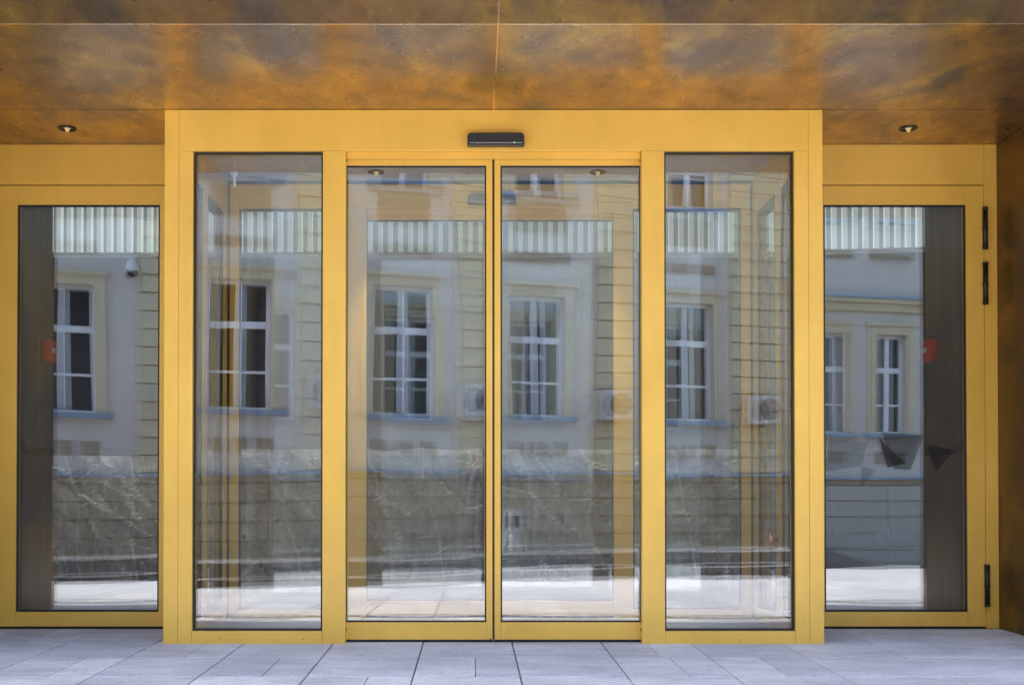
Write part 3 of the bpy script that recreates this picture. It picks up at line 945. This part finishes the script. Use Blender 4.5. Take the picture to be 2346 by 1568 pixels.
# air conditioners on the pilasters
def aircon(u, z, which):
    loc = th.matrix_basis @ Vector((u, 0.078, W(z)))
    o = empty('air_conditioner', loc, A)
    tag(o, 'white air conditioner on the ' + which + ' rusticated pilaster from the paired narrow windows', 'air conditioner', 'air conditioners on the town house')
    boxes('case', (-0.235, 0.235, 0.05, 0.31, -0.25, 0.25), 'aged_white', o, 0.012)
    boxes('bracket', [(-0.2, -0.17, 0.0, 0.28, -0.29, -0.252), (0.17, 0.2, 0.0, 0.28, -0.29, -0.252)], 'grey_metal', o)
    obj('fan_recess', lathe('fan_recess', [(0.0, 0.311), (0.17, 0.311), (0.18, 0.315), (0.19, 0.311)], 'black_plastic', 24, 'y'), o, (0.035, 0, 0))
    rings = []
    for r_ in (0.05, 0.09, 0.13, 0.165):
        rings += [(r_, 0.318), (r_ + 0.008, 0.318)]
    gr = boxes('fan_grille', [(-0.17, 0.17, 0.316, 0.320, zz - 0.004, zz + 0.004) for zz in (-0.12, -0.08, -0.04, 0, 0.04, 0.08, 0.12)], 'aged_white', o, 0, (0.035, 0, 0))
    boxes('side_louvre', [(-0.22, -0.13, 0.3105, 0.316, zz, zz + 0.012) for zz in (-0.18, -0.14, -0.10, -0.06)], 'grey_metal', o)
for (u, z, which) in ((-1.32, 2.40, 'fifth'), (1.26, 2.45, 'fourth'), (3.62, 2.40, 'third'), (6.02, 2.36, 'second'), (8.75, 2.36, 'first')):
    aircon(u, z, which)

loc = th.matrix_basis @ Vector((-2.0, 0.0, W(4.40)))
cc = empty('security_camera', loc, A)
tag(cc, 'white dome security camera on a bracket high beside a town house pilaster', 'security camera')
boxes('wall_bracket', [(-0.05, 0.05, 0.0, 0.03, 0.0, 0.22), (-0.035, 0.035, 0.031, 0.20, 0.12, 0.19)], 'white_plastic', cc, 0.008)
obj('dome', lathe('dome', [(0.0, -0.13), (0.045, -0.115), (0.068, -0.08), (0.075, -0.03)], 'black_plastic', 20), cc, (0, 0.15, 0.0))
obj('shade', lathe('shade', [(0.075, -0.03), (0.082, -0.02), (0.08, 0.06), (0.05, 0.119), (0, 0.1195)], 'white_plastic', 20), cc, (0, 0.15, 0.0))

# ------------------------------------------------------------------ low wall between paving and street, terminal
BA = math.atan2(-3.4, 7.8)
lw0 = Vector((-4.5, -4.3))
def low_pt(d): return lw0 + Vector((math.cos(BA), math.sin(BA))) * d
lw = empty('low_wall', (lw0.x, lw0.y, SL * -6.0), BA)
tag(lw, 'low dark granite wall with bright steel capping along the street edge', 'wall')
x = -12.0
while x < 10.0:
    boxes('wall_block', (x, x + 1.99, -0.30, 0.0, -0.25, 0.27), 'dark_granite', lw)
    x += 2.0
vs = [(10.0, -0.30, -0.25), (12.2, -0.30, -0.25), (10.0, -0.30, 0.27), (10.0, 0, -0.25), (12.2, 0, -0.25), (10.0, 0, 0.27)]
obj('sloping_end', mesh('sloping_end', vs, [(0, 1, 2), (3, 5, 4), (0, 3, 4, 1), (1, 4, 5, 2), (2, 5, 3, 0)], 'dark_granite'), lw)
boxes('steel_cap', (-12, 10.0, -0.32, 0.02, 0.271, 0.295), 'steel', lw)
boxes('steel_band', (-12, 10.0, 0.001, 0.012, 0.10, 0.115), 'steel', lw)

tm = empty('access_terminal', (0.42, -7.6, SL * -7.6), R(-12))
tag(tm, 'grey access terminal post with a black screen standing by the low wall', 'terminal')
boxes('post', (-0.11, 0.11, -0.08, 0.08, 0, 0.52), 'grey_metal', tm, 0.01)
boxes('head', (-0.13, 0.13, -0.10, 0.085, 0.521, 0.80), 'grey_metal', tm, 0.015)
boxes('screen', (-0.075, 0.085, 0.0855, 0.092, 0.57, 0.72), 'black_plastic', tm)
boxes('hood', (-0.14, 0.14, -0.10, 0.13, 0.801, 0.818), 'steel', tm)

# ------------------------------------------------------------------ photographer, visible only in the glass
def person(loc, rz):
    p = empty('person', loc, rz)
    tag(p, 'person in dark clothes standing with a raised camera, faintly mirrored in the glass', 'person')
    V, E, RAD = [], [], []
    def v(p_, r, prev=None):
        V.append(p_); RAD.append(r)
        if prev is not None: E.append((prev, len(V) - 1))
        return len(V) - 1
    pel = v((0, 0, 0.80), (0.135, 0.105))
    wa = v((0, 0, 0.94), (0.115, 0.09), pel)
    ch = v((0, 0.0, 1.12), (0.14, 0.10), wa)
    sh = v((0, 0, 1.24), (0.10, 0.075), ch)
    nk = v((0, 0.015, 1.32), (0.05, 0.05), sh)
    hd = v((0, 0.03, 1.40), (0.072, 0.085), nk)
    ht = v((0, 0.025, 1.475), (0.060, 0.07), hd)
    ns = v((0, 0.125, 1.395), (0.012, 0.014), hd)
    for s in (-1, 1):
        hp = v((s * 0.085, 0, 0.74), (0.085, 0.09), pel)
        kn = v((s * 0.095, 0.015, 0.41), (0.055, 0.058), hp)
        an = v((s * 0.10, -0.015, 0.075), (0.036, 0.04), kn)
        to = v((s * 0.115, 0.13, 0.03), (0.035, 0.028), an)
        so = v((s * 0.165, 0, 1.215), (0.058, 0.055), sh)
        el = v((s * 0.215, 0.06, 0.99), (0.042, 0.042), so)
        wr = v((s * 0.10 - 0.03, 0.225, 0.985), (0.027, 0.026), el)
        pm = v((s * 0.075 - 0.03, 0.265, 0.985), (0.034, 0.02), wr)
        for k_ in range(4):
            f1 = v((s * 0.070 - 0.03, 0.30 - k_ * 0.003, 1.005 - k_ * 0.017), (0.008, 0.008), pm)
            v((s * 0.045 - 0.03, 0.325, 1.004 - k_ * 0.017), (0.0075, 0.0075), f1)
        t1 = v((s * 0.055 - 0.03, 0.255, 1.02), (0.009, 0.009), pm)
        v((s * 0.035 - 0.03, 0.27, 1.028), (0.008, 0.008), t1)
    me = bpy.data.meshes.new('body')
    me.from_pydata(V, E, [])
    for n_ in ('dark_cloth', 'skin'): me.materials.append(MAT[n_])
    o = obj('body', me, p)
    sk = o.modifiers.new('skin', 'SKIN')
    sk.use_smooth_shade = True
    for i, r in enumerate(RAD):
        me.skin_vertices[0].data[i].radius = r
    me.skin_vertices[0].data[0].use_root = True
    ss = o.modifiers.new('sub', 'SUBSURF'); ss.levels = 1; ss.render_levels = 1
    obj('hair', lathe('hair', [(0.0, 0.115), (0.05, 0.105), (0.082, 0.07), (0.094, 0.02), (0.09, -0.04), (0.07, -0.075)], 'hair', 18), p, (0, 0.0, 1.425))
    c = boxes('face', (-0.045, 0.045, 0.0, 0.03, -0.055, 0.05), 'skin', p, 0.02, (0, 0.09, 1.395))
    return p
PX, PY = 0.02, -6.52
person((PX, PY, SL * PY), 0.0)
ph = empty('handheld_camera', (PX - 0.03, PY + 0.315, SL * PY + 0.975))
tag(ph, 'small black camera held in front of the chest of the standing person', 'camera')
boxes('camera_body', (-0.055, 0.055, -0.02, 0.02, -0.036, 0.036), 'black_plastic', ph, 0.006)
obj('lens_barrel', lathe('lens_barrel', [(0.0, 0.021), (0.03, 0.021), (0.03, 0.05), (0.026, 0.052), (0.0, 0.048)], 'black_plastic', 18, 'y'), ph)
